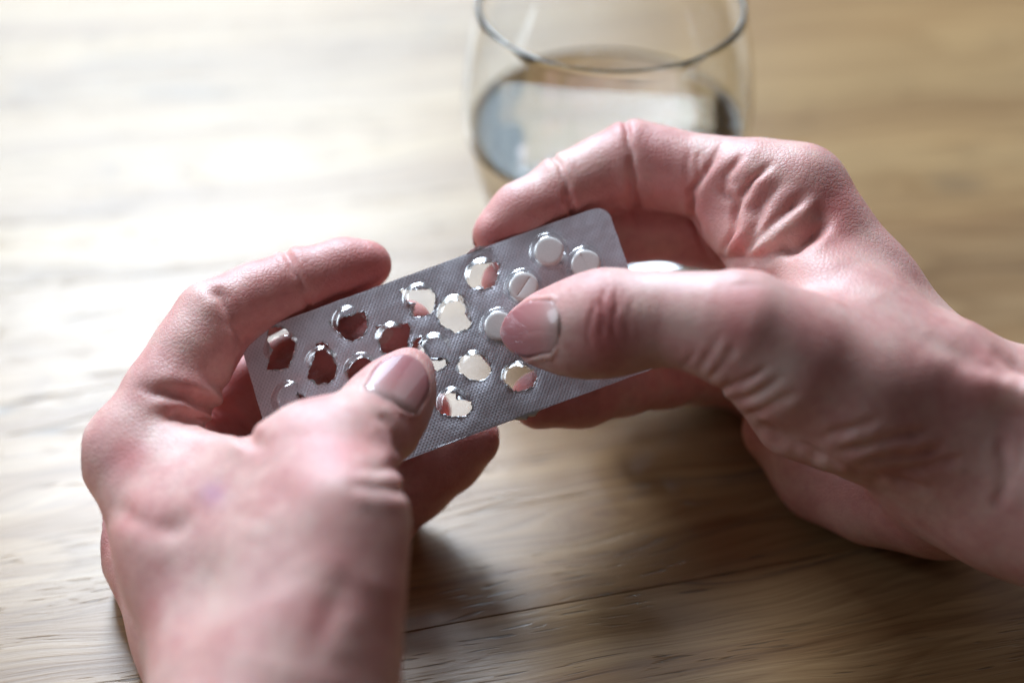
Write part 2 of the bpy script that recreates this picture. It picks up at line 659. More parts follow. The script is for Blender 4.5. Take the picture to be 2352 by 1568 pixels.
# plastic sheet with the domes
def dome_h(u, v):
    h = 0.25
    for key, (cu, cv, hp) in pocket.items():
        dx, dy = u - cu, v - cv
        if abs(dx) > 6 or abs(dy) > 6:
            continue
        d = math.hypot(dx, dy)
        if d > 5.2:
            continue
        t = min(1.0, max(0.0, (5.0 - d) / (2.8 if hp else 1.9)))
        t = t * t * (3 - 2 * t)
        H = 3.3
        if hp:
            H = 1.75 + 0.7 * noise.noise((cu * 1.7, cv * 1.7, 5)) + 0.9 * noise.noise((u * .28, v * .28, 9)) + 0.16 * noise.noise((u * .8, v * .8, 2))
        h = max(h, 0.25 + H * t)
    return h


pgrid = []
for i in range(int(PL / 0.55)):
    for j in range(int(PW / 0.55)):
        g = (-PL / 2 + 0.5 + i * 0.55, -PW / 2 + 0.5 + j * 0.55)
        if g[0] < PL / 2 - 0.3 and g[1] < PW / 2 - 0.3:
            pgrid.append(g)
near = []
for g in pgrid:
    dm = min(math.hypot(g[0] - p[0], g[1] - p[1]) for p in pocket.values())
    if dm < 5.6 or (int(round(g[0] / .55)) % 4 == 0 and int(round(g[1] / .55)) % 4 == 0):
        near.append(g)
vs3, fs3 = cdt(outline, [], near)
film = card_mesh("plastic_film", vs3, fs3, dome_h, m_pl)


# torn foil flaps curling at the broken pockets
def flap(key, hinge_deg, spread, length, lift, seed):
    cu, cv, hp = pocket[key]
    rnd = random.Random(seed)
    base = []
    n = 9
    for i in range(n):
        a = math.radians(hinge_deg + spread * (i / (n - 1) - 0.5))
        # nearest torn-edge point in that direction
        best = max(hp, key=lambda p: ((p[0] - cu) * math.cos(a) + (p[1] - cv) * math.sin(a)) - 0.8 * abs(-(p[0] - cu) * math.sin(a) + (p[1] - cv) * math.cos(a)))
        base.append((best, a))
    vs, fs = [], []
    m = 5
    for i, ((bu, bv), a) in enumerate(base):
        f = math.sin(math.pi * (i + .4) / n) * length * rnd.uniform(.6, 1.15)
        for k in range(m):
            t = k / (m - 1)
            curl = lift * t * t + rnd.uniform(-.14, .14) * (k > 0)
            vs.append(c2w(pk(bu - math.cos(a) * f * t + rnd.uniform(-.1, .1), bv - math.sin(a) * f * t + rnd.uniform(-.1, .1),
                             foil_h(bu, bv) + 0.02 + curl)) - pack_o)
    for i in range(n - 1):
        for k in range(m - 1):
            a = i * m + k
            fs.append((a, a + 1, a + m + 1, a + m))
    return mesh_obj("foil_flap", vs, fs, m_tear, pack, smooth=False)


for i, (key, hd, sp_, ln, lf) in enumerate([('A2', 165, 60, 2.0, -1.2), ('C2', 15, 110, 2.6, 1.0), ('C2', -60, 50, 2.4, 1.2),
                                            ('E2', -40, 60, 1.8, 0.9), ('B3', 120, 60, 1.2, -1.0), ('A1', 120, 50, 1.4, -1.5),
                                            ('E1', 160, 60, 1.0, -0.8), ('D2', -20, 60, 0.9, -1.0), ('C3', 60, 60, 1.0, -1.5),
                                            ('B2', 20, 80, 0.9, -1.2), ('D4', 180, 120, 1.0, 0.8), ('A4', 200, 50, 1.2, -0.5)]):
    flap(key, hd, sp_, ln, lf, i + 3)

# ragged lip left standing round each torn opening
def torn_lip(key, seed):
    hp = pocket[key][2]
    rnd = random.Random(seed)
    cu, cv = pocket[key][:2]
    vs, fs = [], []
    n = len(hp)
    for i, (u, v) in enumerate(hp):
        d = np.array([cu - u, cv - v])
        d /= np.linalg.norm(d) + 1e-6
        reach = max(0.03, 0.13 + 0.24 * noise.noise((u * 0.9, v * 0.9, seed)) + rnd.uniform(-.12, .16))
        for q, hgt in ((0.0, 0.03), (0.5, rnd.uniform(-.05, .12)), (1.0, rnd.uniform(-.25, .22))):
            vs.append(c2w(pk(u - d[0] * 0.25 * (1 - q) + d[0] * reach * q, v - d[1] * 0.25 * (1 - q) + d[1] * reach * q, foil_h(u, v) + hgt + 0.02)) - pack_o)
    for i in range(n):
        for k in range(2):
            a, b_ = i * 3 + k, ((i + 1) % n) * 3 + k
            fs.append((a, a + 1, b_ + 1, b_))
    return mesh_obj("torn_edge", vs, fs, m_tear, pack, smooth=False)


for i, key in enumerate(pocket):
    if pocket[key][2]:
        torn_lip(key, i + 20)


# torn scraps along the card's long edges
def scrap(px0, px1, reach, lift, seed):
    rnd = random.Random(seed)
    (ua, va), (ub, vb) = pk_inv(*px0), pk_inv(*px1)
    sgn = 1 if va > 0 else -1
    va = vb = sgn * PW / 2
    n, m = 12, 4
    vs, fs = [], []
    for i in range(n):
        t = i / (n - 1)
        f = reach * math.sin(math.pi * min(1, .12 + t * .9)) * rnd.uniform(.55, 1.1)
        for k in range(m):
            q = k / (m - 1)
            vs.append(c2w(pk(ua + (ub - ua) * t + rnd.uniform(-.1, .1), va + sgn * (f * q - 0.3), -0.05 + lift * q * q + rnd.uniform(-.08, .08) * q)) - pack_o)
    for i in range(n - 1):
        for k in range(m - 1):
            a = i * m + k
            fs.append((a, a + 1, a + m + 1, a + m))
    return mesh_obj("foil_flap", vs, fs, m_tear, pack, smooth=False)


scrap((1070, 577), (1126, 557), 1.0, 0.5, 4)
scrap((1180, 952), (1246, 928), 1.3, -0.6, 9)
scrap((1000, 1024), (1080, 990), 0.35, 0.3, 12)

# pills under the intact domes
m_pill, nt, b = new_mat("pressed_white_tablet")
tc = N(nt, "ShaderNodeTexCoord")
nz = N(nt, "ShaderNodeTexNoise", i_Scale=2600.0, i_Detail=3.0)
nt.links.new(tc.outputs["Object"], nz.inputs["Vector"])
nt.links.new(ramp(nt, nz.outputs["Fac"], [(0.3, (0.74, 0.70, 0.67)), (0.7, (0.82, 0.79, 0.76))]), b.inputs["Base Color"])
bp = N(nt, "ShaderNodeBump", i_Strength=0.25, i_Distance=0.0001)
nt.links.new(nz.outputs["Fac"], bp.inputs["Height"])
nt.links.new(bp.outputs[0], b.inputs["Normal"])
b.inputs["Roughness"].default_value = 0.6


def pill_mesh(scored):
    bm = bmesh.new()
    R, Hh = 3.55, 2.35
    pr = [(0, 0), (R - .25, 0), (R, .25), (R, Hh - .45), (R - .12, Hh - .22), (R - .5, Hh - .03), (R - .9, Hh), ]
    seg = 48
    rings = [[bm.verts.new((r * math.cos(2 * math.pi * k / seg), r * math.sin(2 * math.pi * k / seg), z)) for k in range(seg)] for r, z in pr[1:]]
    c0 = bm.verts.new((0, 0, 0))
    for k in range(seg):
        bm.faces.new((c0, rings[0][(k + 1) % seg], rings[0][k]))
        for A, B in zip(rings[:-1], rings[1:]):
            bm.faces.new((A[k], A[(k + 1) % seg], B[(k + 1) % seg], B[k]))
    # top face as strips so the score line is a real groove
    top = rings[-1]
    rr = R - .9
    xs = [-.32, -.10, 0, .10, .32] if scored else [0]
    n = 14
    zz = {-.32: 0, -.10: -.06, 0: -.14, .10: -.06, .32: 0} if scored else {0: 0}
    pts = [Vector((v.co.x, v.co.y)) for v in top]
    E = [(i, (i + 1) % seg) for i in range(seg)]
    extra = []
    for x in xs:
        ym = math.sqrt(rr * rr - x * x) * .985
        for j in range(n + 1):
            extra.append((x, -ym + 2 * ym * j / n))
    r = delaunay_2d_cdt(pts + [Vector(e) for e in extra], E, [], 1, 1e-6)
    vmap = []
    for co, orig in zip(r[0], r[3]):
        if orig and orig[0] < seg:
            vmap.append(top[orig[0]])
        else:
            x = min(xs, key=lambda q: abs(q - co.x))
            vmap.append(bm.verts.new((co.x, co.y, Hh + zz[x])))
    for f in r[2]:
        try:
            bm.faces.new([vmap[i] for i in f])
        except ValueError:
            pass
    bmesh.ops.recalc_face_normals(bm, faces=bm.faces)
    for v in bm.verts:
        v.co /= 1000
    me = bpy.data.meshes.new("pill")
    bm.to_mesh(me)
    bm.free()
    me.polygons.foreach_set("use_smooth", [True] * len(me.polygons))
    me.materials.append(m_pill)
    return me


pm_plain, pm_score = pill_mesh(False), pill_mesh(True)
PILLS = {'A0': ("round white tablet in the pocket at the pack's upper right, nearest the index finger", pm_plain, 0),
         'B0': ("round scored white tablet just above the right thumb's knuckle, nearest the pack's short edge", pm_score, 8),
         'B1': ("round scored white tablet with diagonal score line directly above the right thumbnail", pm_score, -52),
         'C0': ("round white tablet partly covered by the tip of the right thumbnail", pm_plain, 0)}
for key, (lab, me, rot) in PILLS.items():
    u, v, _ = pocket[key]
    o = bpy.data.objects.new("pill", me)
    COL.objects.link(o)
    X, Y, Z = (e1 @ R3.T), (-e2 @ R3.T), (e3 @ R3.T)
    M = Matrix((X, Y, Z)).transposed().to_4x4()
    if M.determinant() < 0:
        M = Matrix((X, -Y, Z)).transposed().to_4x4()
    M.translation = Vector(c2w(pk(u, v, 0.12)))
    o.matrix_world = M @ Matrix.Rotation(math.radians(rot), 4, 'Z')
    tag(o, lab, "pill", "white tablets still in their pockets")

# ------------------------------------------------------------------ hands: one continuous surface each
def r_mm(rpx, D):
    return rpx * D / PXF


class Field:
    def __init__(self, lo, hi, h):
        self.lo = np.array(lo, float)
        self.h = h
        self.n = np.ceil((np.array(hi) - self.lo) / h).astype(int) + 1
        self.ax = [self.lo[i] + h * np.arange(self.n[i], dtype=np.float32) for i in range(3)]
        self.D = np.full(self.n, 30.0, np.float32)

    def block(self, lo, hi):
        a = np.maximum(np.floor((np.array(lo) - self.lo) / self.h).astype(int), 0)
        b = np.minimum(np.ceil((np.array(hi) - self.lo) / self.h).astype(int) + 1, self.n)
        return tuple(slice(int(x), int(max(x, y))) for x, y in zip(a, b))

    def coords(self, s):
        return (self.ax[0][s[0]][:, None, None].astype(np.float32), self.ax[1][s[1]][None, :, None].astype(np.float32),
                self.ax[2][s[2]][None, None, :].astype(np.float32))


def smin(a, b, k):
    h = np.clip(k - np.abs(a - b), 0, None) / k
    return np.minimum(a, b) - h * h * k * 0.25


def round_cone(X, Y, Z, a, b, ra, rb):
    d = (b - a).astype(np.float32)
    L2 = float(d.dot(d)) + 1e-9
    px, py, pz = X - np.float32(a[0]), Y - np.float32(a[1]), Z - np.float32(a[2])
    t = np.clip((px * d[0] + py * d[1] + pz * d[2]) / L2, 0, 1)
    qx, qy, qz = px - t * d[0], py - t * d[1], pz - t * d[2]
    return np.sqrt(qx * qx + qy * qy + qz * qz) - (np.float32(ra) + t * np.float32(rb - ra))


def add_chain(F, nodes, k=3.0, join=6.0, base=None, far=0.7, fall=16.0):
    """nodes: (px, py, depth, radius px); a limb of tapering round segments, melted into the field near `base`"""
    P = [C(*n[:3]) for n in nodes]
    Rr = [r_mm(n[3], n[2]) for n in nodes]
    allp = np.array(P)
    m = max(Rr) + max(join, k) + 2
    s = F.block(allp.min(0) - m, allp.max(0) + m)
    T = np.full(F.D[s].shape, 30.0, np.float32)
    off = [q.start for q in s]
    for i in range(len(P) - 1):
        mm = max(Rr[i], Rr[i + 1]) + max(join, k) + 2
        q = np.array([P[i], P[i + 1]])
        bs = F.block(q.min(0) - mm, q.max(0) + mm)
        loc = tuple(slice(x.start - o, x.stop - o) for x, o in zip(bs, off))
        X, Y, Z = F.coords(bs)
        d = round_cone(X, Y, Z, P[i], P[i + 1], Rr[i], Rr[i + 1])
        T[loc] = smin(T[loc], d, k)
    if base is None:
        F.D[s] = smin(F.D[s], T, join)
    else:
        X, Y, Z = F.coords(s)
        bx = C(*base)
        dd = (X - bx[0]) ** 2 + (Y - bx[1]) ** 2 + (Z - bx[2]) ** 2
        kk = far + (join - far) * np.exp(-dd / fall ** 2)
        F.D[s] = smin(F.D[s], T, kk.astype(np.float32))


def surface_nets(F):
    D = F.D
    S = D < 0
    cnt = np.zeros(tuple(x - 1 for x in D.shape), np.int8)
    corners = [(i, j, k) for i in (0, 1) for j in (0, 1) for k in (0, 1)]
    n = cnt.shape
    for i, j, k in corners:
        cnt += S[i:i + n[0], j:j + n[1], k:k + n[2]]
    act = np.argwhere((cnt > 0) & (cnt < 8))
    vid = np.full(n, -1, np.int32)
    vid[act[:, 0], act[:, 1], act[:, 2]] = np.arange(len(act))
    val = np.stack([D[act[:, 0] + i, act[:, 1] + j, act[:, 2] + k] for i, j, k in corners], 1)
    acc = np.zeros((len(act), 3))
    num = np.zeros(len(act))
    cn = np.array(corners, float)
    for a in range(8):
        for b in range(a + 1, 8):
            if np.abs(cn[a] - cn[b]).sum() != 1:
                continue
            va, vb = val[:, a], val[:, b]
            x = (va < 0) != (vb < 0)
            t = va / (va - vb + 1e-12)
            p = cn[a] + (cn[b] - cn[a]) * t[:, None]
            acc[x] += p[x]
            num[x] += 1
    V = F.lo + F.h * (act + acc / num[:, None])
    Q = []
    for ax in range(3):
        o1, o2 = [(1, 2), (2, 0), (0, 1)][ax]
        sl0 = [slice(None)] * 3
        sl1 = [slice(None)] * 3
        sl0[ax] = slice(0, -1)
        sl1[ax] = slice(1, None)
        A, B = S[tuple(sl0)], S[tuple(sl1)]
        e = np.argwhere(A != B)
        ok = (e[:, o1] > 0) & (e[:, o2] > 0) & (e[:, o1] < D.shape[o1] - 1) & (e[:, o2] < D.shape[o2] - 1)
        e = e[ok]
        inside_first = A[e[:, 0], e[:, 1], e[:, 2]]

        def cell(d1, d2):
            c = e.copy()
            c[:, o1] -= d1
            c[:, o2] -= d2
            return vid[c[:, 0], c[:, 1], c[:, 2]]
        q = np.stack([cell(1, 1), cell(0, 1), cell(0, 0), cell(1, 0)], 1)
        q[~inside_first] = q[~inside_first][:, ::-1]
        Q.append(q)
    return V, np.concatenate(Q)


def vnormals(V, Q):
    n = np.cross(V[Q[:, 2]] - V[Q[:, 0]], V[Q[:, 3]] - V[Q[:, 1]])
    out = np.zeros_like(V)
    for i in range(4):
        np.add.at(out, Q[:, i], n)
    return out / (np.linalg.norm(out, axis=1)[:, None] + 1e-12)


def relax(V, Q, it=2, f=0.5):
    for _ in range(it):
        acc = np.zeros_like(V)
        num = np.zeros(len(V))
        for i in range(4):
            j = (i + 1) % 4
            np.add.at(acc, Q[:, i], V[Q[:, j]])
            np.add.at(num, Q[:, i], 1)
            np.add.at(acc, Q[:, j], V[Q[:, i]])
            np.add.at(num, Q[:, j], 1)
        V = V + f * (acc / np.maximum(num, 1)[:, None] - V)
    return V


def vpx(V):
    return np.stack([CX + V[:, 0] / V[:, 2] * PXF, CY - V[:, 1] / V[:, 2] * PXF], 1)


def seg_dist(p, poly):
    """signed distance (px) of points to a polyline and parameter 0..1 along it"""
    best = np.full(len(p), 1e9)
    sg = np.zeros(len(p))
    par = np.zeros(len(p))
    L = [math.dist(poly[i], poly[i + 1]) for i in range(len(poly) - 1)]
    tot = sum(L)
    run = 0
    for i in range(len(poly) - 1):
        a, b = np.array(poly[i], float), np.array(poly[i + 1], float)
        d = b - a
        t = np.clip(((p - a) @ d) / d.dot(d), 0, 1)
        q = p - a - t[:, None] * d
        dist = np.linalg.norm(q, axis=1)
        s = np.sign(d[0] * (p - a)[:, 1] - d[1] * (p - a)[:, 0])
        m = dist < best
        best[m] = dist[m]
        sg[m] = s[m]
        par[m] = (run + t[m] * L[i]) / tot
        run += L[i]
    return best, sg, par


def sculpt(V, Nn, lines):
    """skin folds: (polyline px, depth mm, width px, near mm, far mm, bulge left mm, bulge right mm, bulge width px)"""
    p = vpx(V)
    disp = np.zeros(len(V))
    for poly, dep, wid, d0, d1, bl, br, bw in lines:
        m = (V[:, 2] > d0) & (V[:, 2] < d1) & (Nn[:, 2] < 0.15)
        idx = np.where(m)[0]
        jig = np.stack([np.sin(p[idx][:, 1] * .11 + p[idx][:, 0] * .05) * 1.6 + np.sin(p[idx][:, 1] * .043 + 1.0) * 2.2,
                        np.sin(p[idx][:, 0] * .12 + p[idx][:, 1] * .04 + 2.0) * 1.6 + np.sin(p[idx][:, 0] * .05) * 2.2], 1)
        dist, sg, par = seg_dist(p[idx] + jig, poly)
        mod = 0.88 + 0.25 * np.sin(par * 9.0 + poly[0][0])
        dep, bl, br = dep * mod, bl * mod, br * mod
        taper = np.clip(np.minimum(par, 1 - par) * 5.0 + 0.12, 0, 1)
        far = np.exp(-np.clip(dist - 3.5 * max(wid, bw), 0, None))
        x = -dep * np.exp(-(dist / wid) ** 2)
        x += np.where(sg < 0, bl, br) * np.exp(-((dist - bw) / (bw * 0.75)) ** 2)
        disp[idx] += x * taper * far
    return V + Nn * disp[:, None]


def skin_material():
    m, nt, b = new_mat("skin")
    L = nt.links.new
    tc = N(nt, "ShaderNodeTexCoord")
    at = N(nt, "ShaderNodeAttribute", attribute_name="flush")
    sep = N(nt, "ShaderNodeSeparateColor")
    L(at.outputs["Color"], sep.inputs[0])
    n1 = N(nt, "ShaderNodeTexNoise", i_Scale=75.0, i_Detail=3.0, i_Roughness=0.6)
    L(tc.outputs["Object"], n1.inputs["Vector"])
    n2 = N(nt, "ShaderNodeTexNoise", i_Scale=420.0, i_Detail=3.0, i_Roughness=0.65)
    L(tc.outputs["Object"], n2.inputs["Vector"])
    c = ramp(nt, n1.outputs["Fac"], [(0.28, (0.70, 0.46, 0.40)), (0.50, (0.645, 0.345, 0.31)), (0.72, (0.55, 0.235, 0.215))])
    c = mix(nt, 0.55, c, ramp(nt, n2.outputs["Fac"], [(0.3, (0.86, 0.80, 0.80)), (0.65, (1.06, 1.05, 1.04))]), 'MULTIPLY')
    c = mix(nt, math_n(nt, 'MULTIPLY', sep.outputs[0], 0.85), c, (0.62, 0.20, 0.19))
    c = mix(nt, math_n(nt, 'MULTIPLY', sep.outputs[1], 0.8), c, (0.76, 0.60, 0.54))
    c = mix(nt, math_n(nt, 'MULTIPLY', sep.outputs[2], 0.6), c, (0.46, 0.20, 0.36))
    L(c, b.inputs["Base Color"])
    b.inputs["Roughness"].default_value = 0.46
    b.inputs["Specular IOR Level"].default_value = 0.42
    b.inputs["Subsurface Weight"].default_value = 0.45
    b.inputs["Subsurface Radius"].default_value = (1.0, 0.32, 0.2)
    b.inputs["Subsurface Scale"].default_value = 0.0036
    vo = N(nt, "ShaderNodeTexVoronoi", i_Scale=900.0, feature='DISTANCE_TO_EDGE')
    wob = N(nt, "ShaderNodeVectorMath", operation='MULTIPLY_ADD')
    L(n2.outputs["Color"], wob.inputs[0])
    wob.inputs[1].default_value = (0.0012,) * 3
    L(tc.outputs["Object"], wob.inputs[2])
    L(wob.outputs[0], vo.inputs["Vector"])
    vd = ramp(nt, vo.outputs["Distance"], [(0.0, (0, 0, 0)), (0.22, (1, 1, 1))])
    n3 = N(nt, "ShaderNodeTexNoise", i_Scale=260.0, i_Detail=4.0, i_Roughness=0.6)
    L(tc.outputs["Object"], n3.inputs["Vector"])
    hgt = math_n(nt, 'ADD', math_n(nt, 'MULTIPLY', vd, 0.20), math_n(nt, 'MULTIPLY', n3.outputs["Fac"], 0.25))
    bp = N(nt, "ShaderNodeBump", i_Strength=0.5, i_Distance=0.0005)
    L(hgt, bp.inputs["Height"])
    L(bp.outputs[0], b.inputs["Normal"])
    return m


def nail_material():
    m, nt, b = new_mat("nail")
    at = N(nt, "ShaderNodeAttribute", attribute_name="along")
    c = ramp(nt, at.outputs["Fac"], [(0.0, (0.50, 0.34, 0.30)), (0.12, (0.48, 0.29, 0.27)), (0.32, (0.46, 0.21, 0.20)), (0.7, (0.40, 0.145, 0.15)), (0.92, (0.38, 0.14, 0.145)), (1.0, (0.46, 0.25, 0.24))])
    nt.links.new(c, b.inputs["Base Color"])
    b.inputs["Roughness"].default_value = 0.38
    b.inputs["Specular IOR Level"].default_value = 0.3
    b.inputs["Coat Weight"].default_value = 0.6
    b.inputs["Coat Roughness"].default_value = 0.05
    b.inputs["Subsurface Weight"].default_value = 0.3
    b.inputs["Subsurface Radius"].default_value = (1.0, 0.4, 0.3)
    b.inputs["Subsurface Scale"].default_value = 0.0015
    return m


M_SKIN, M_NAIL = skin_material(), nail_material()


def nail_frame(V, Q, ctr, axis, nrm):
    a = np.array(axis, float)
    n = np.array(nrm, float)
    n /= np.linalg.norm(n)
    a -= n * a.dot(n)
    a /= np.linalg.norm(a)
    l = np.cross(n, a)
    return np.array(ctr, float), a, l, n


def nail_outline(t, W):
    """half width at t in 0 (cuticle) .. 1 (free edge)"""
    if t < 0.16:
        return W * math.sqrt(max(0.0, 1 - ((0.16 - t) / 0.16) ** 2)) * 0.30 + W * 0.70 * min(1, (t + 0.03) / 0.19) ** 0.5
    if t < 0.5:
        return W * (1 - 0.05 * (1 - (t - 0.16) / 0.34))
    return W * max(0.0, 1 - ((t - 0.5) / 0.502) ** 1.9) ** 0.62


def nail_seat(V, Nn, fr, Lh, W):
    """sink the bed under a nail and raise the fold around it"""
    c, a, l, n = fr
    P = V - c
    s, t, hgt = P @ l, P @ a, P @ n
    m = (np.abs(hgt) < 7) & (Nn @ n > -0.1)
    tt = (t + Lh) / (2 * Lh)
    hw = np.array([nail_outline(min(max(x, 0.0), 1.0), W) for x in tt])
    ins = np.minimum(hw - np.abs(s), np.where(tt < 0.3, t + Lh, 99))     # >0 inside
    w_in = np.clip(ins / 0.5, 0, 1)
    disp = -0.50 * w_in * np.clip((tt + 0.02) / 0.25, 0, 1)
    ring = np.exp(-((ins + 0.55) / 0.6) ** 2) * np.clip((0.72 - tt) / 0.25, 0, 1)
    disp = disp + 0.5 * ring
    return V + Nn * (disp * m)[:, None]


def make_nail(V, Q, fr, Lh, W, hand_o, parent, lift=0.35, curl=0.0):
    c, a, l, n = fr
    tree = BVHTree.FromPolygons([tuple(v) for v in V], [tuple(int(i) for i in q) for q in Q])
    S, T, Hh = [], [], []
    for i in range(-4, 5):
        for j in range(-6, 6):
            s, t = W * i / 4.5, Lh * j / 6.5
            o = c + l * s + a * t + n * 14
            hit = tree.ray_cast(Vector(o), Vector(-n), 28)
            if hit[0] is not None:
                S.append(s)
                T.append(t)
                Hh.append((np.array(hit[0]) - c).dot(n))
    S, T, Hh = map(np.array, (S, T, Hh))
    A = np.stack([np.ones_like(S), S, T, S * S, T * T, S * T], 1)
    wgt = np.exp(-(S / W) ** 2)
    for _ in range(3):
        co, *_r = np.linalg.lstsq(A * wgt[:, None], Hh * wgt, rcond=None)
        res = Hh - A @ co
        wgt = wgt * np.where(np.abs(res) > 0.8, 0.2, 1)
    co[4] = min(0.0, max(co[4], -0.02)) - curl
    co[3] = min(-0.045, max(co[3], -0.085))
    vs, al = [], []
    nt_, ns = 26, 14
    for i in range(nt_ + 1):
        t = i / nt_
        hw = nail_outline(t, W)
        for j in range(ns + 1):
            s = hw * (2 * j / ns - 1)
            tt = -Lh + 2 * Lh * t
            h = co @ np.array([1, s, tt, s * s, tt * tt, s * tt]) + 0.12 + lift * (0.35 + 1.25 * t) - 0.85 * max(0.0, 1 - t / 0.2) ** 1.5
            vs.append(c + l * s + a * tt + n * h)
            al.append(t)
    m = ns + 1
    fs = [(i * m + j, i * m + j + 1, (i + 1) * m + j + 1, (i + 1) * m + j) for i in range(nt_) for j in range(ns)]
    vs = np.array(vs)
    o = mesh_obj("fingernail", c2w(vs) - hand_o, fs, M_NAIL, parent)
    at_ = o.data.attributes.new("along", 'FLOAT', 'POINT')
    at_.data.foreach_set("value", np.array(al, np.float32))
    sol = o.modifiers.new("thickness", 'SOLIDIFY')
    sol.thickness = 0.0003
    sol.offset = -1 if np.cross(vs[1] - vs[0], vs[m] - vs[0]).dot(n) > 0 else 1
    return o


def flush_attr(o, V, Nn, spots, base_r=0.0):
    p = vpx(V)
    col = np.zeros((len(V), 4), np.float32)
    col[:, 3] = 1
    col[:, 0] = base_r
    for ch, x, y, rx, ry, d0, d1, amt in spots:
        g = np.exp(-((p[:, 0] - x) / rx) ** 2 - ((p[:, 1] - y) / ry) ** 2) * ((V[:, 2] > d0) & (V[:, 2] < d1))
        col[:, ch] += amt * g * (1.25 if ch == 0 else 1.0)
    col[:, :3] = np.clip(col[:, :3], 0, 1)
    a = o.data.attributes.new("flush", 'FLOAT_COLOR', 'POINT')
    a.data.foreach_set("color", col.ravel())


def build_hand(name, F, lines, nails, spots, label, h_relax=2):
    V, Q = surface_nets(F)
    V = relax(V, Q, h_relax, 0.5)
    Nn = vnormals(V, Q)
    V = sculpt(V, Nn, lines)
    Nn = vnormals(V, Q)
    frames = []
    for (ctr, axis, nrm, Lh, W, lift, curl) in nails:
        fr = nail_frame(V, Q, ctr, axis, nrm)
        V = nail_seat(V, Nn, fr, Lh, W)
        frames.append(fr)
    V = relax(V, Q, 1, 0.3)
    Nn = vnormals(V, Q)
    org = c2w(V.mean(0))
    me = bpy.data.meshes.new(name)
    W_ = c2w(V) - org
    me.vertices.add(len(W_))
    me.vertices.foreach_set("co", W_.astype(np.float32).ravel())
    me.loops.add(len(Q) * 4)
    me.loops.foreach_set("vertex_index", Q.astype(np.int32).ravel())
    me.polygons.add(len(Q))
    me.polygons.foreach_set("loop_start", np.arange(0, len(Q) * 4, 4, dtype=np.int32))
    me.polygons.foreach_set("use_smooth", np.ones(len(Q), bool))
    me.update()
    me.validate()
    me.materials.append(M_SKIN)
    o = bpy.data.objects.new(name, me)
    COL.objects.link(o)
    o.location = org
    tag(o, label, "hand")
    flush_attr(o, V, Nn, spots)
    for fr, (ctr, axis, nrm, Lh, W, lift, curl) in zip(frames, nails):
        make_nail(V, Q, fr, Lh, W, org, o, lift, curl)
    print(name, len(V), "verts, lowest z %.1f mm" % ((W_[:, 2].min() + org[2]) * 1000))
    return o


# ---- right hand
F = Field(C(1050, 1700, 430) * [1, 1, 0] + [0, 0, 330], C(2780, 230, 440) * [1, 1, 0] + [0, 0, 490], 0.62)
ch = lambda *a, **k: add_chain(F, *a, **k)
# palm and wrist
ch([(2210, 1015, 392, 235), (2380, 1072, 386, 245), (2620, 1130, 376, 275), (2860, 1190, 366, 300)], k=10)
ch([(1835, 450, 410, 115), (2000, 660, 403, 100), (2180, 880, 395, 120)], k=6, join=8)          # index metacarpal
ch([(1800, 570, 432, 110), (1980, 780, 420, 130), (2200, 1000, 402, 180)], k=6, join=9)
ch([(1760, 720, 450, 105), (1960, 900, 432, 140), (2200, 1060, 410, 180)], k=6, join=9)
ch([(1740, 850, 458, 95), (1920, 1010, 440, 130), (2150, 1130, 415, 150)], k=6, join=9)
ch([(1790, 985, 430, 85), (1900, 1078, 425, 112), (2010, 1118, 415, 122), (2130, 1130, 405, 140)], k=6, join=4)   # heel of the hand
ch([(1690, 485, 416, 98), (1780, 560, 408, 105), (1950, 720, 396, 115)], k=6, join=6)            # web of the thumb
ch([(1910, 690, 391, 90), (1990, 760, 386, 115), (2120, 870, 382, 160)], k=6, join=9)
# thumb
ch([(1204, 757, 393, 42), (1238, 757, 391, 66), (1290, 756, 387.5, 89), (1341, 752, 383, 103), (1393, 741, 381, 111), (1440, 738, 380, 102),
    (1540, 731, 377, 96), (1640, 745, 374, 108), (1720, 765, 373, 128), (1830, 830, 375, 152), (1980, 905, 378, 172), (2150, 960, 382, 185)], k=5, join=8)
ch([(1740, 835, 382, 90), (1850, 905, 385, 132), (1980, 945, 388, 150)], k=6, join=5)            # thenar
# fingers
ch([(1140, 535, 414, 54), (1200, 495, 416, 71), (1300, 444, 420, 80), (1380, 404, 422, 82), (1458, 374, 423, 90), (1540, 391, 421, 87),
    (1640, 412, 418, 92), (1740, 430, 413, 105), (1835, 450, 411, 115)], k=4, join=6, base=(1780, 440, 412), fall=18)
ch([(1165, 652, 415, 60), (1240, 615, 419, 70), (1330, 568, 427, 75), (1440, 516, 435, 82), (1600, 524, 435, 82), (1790, 565, 433, 100)],
   k=4, join=5, base=(1740, 550, 434), fall=16)
ch([(1240, 918, 414, 68), (1335, 899, 418, 77), (1430, 868, 425, 80), (1520, 850, 434, 83), (1630, 830, 443, 86), (1760, 730, 451, 98)],
   k=4, join=5, base=(1740, 760, 448), fall=16)
ch([(1400, 850, 446, 60), (1500, 842, 453, 66), (1610, 850, 457, 74), (1740, 860, 460, 90)], k=4, join=5, base=(1720, 860, 457), fall=14)
# wrist tendon
ch([(2140, 838, 376, 40), (2260, 872, 368, 38), (2400, 905, 362, 40), (2600, 960, 352, 45)], k=3, join=5)

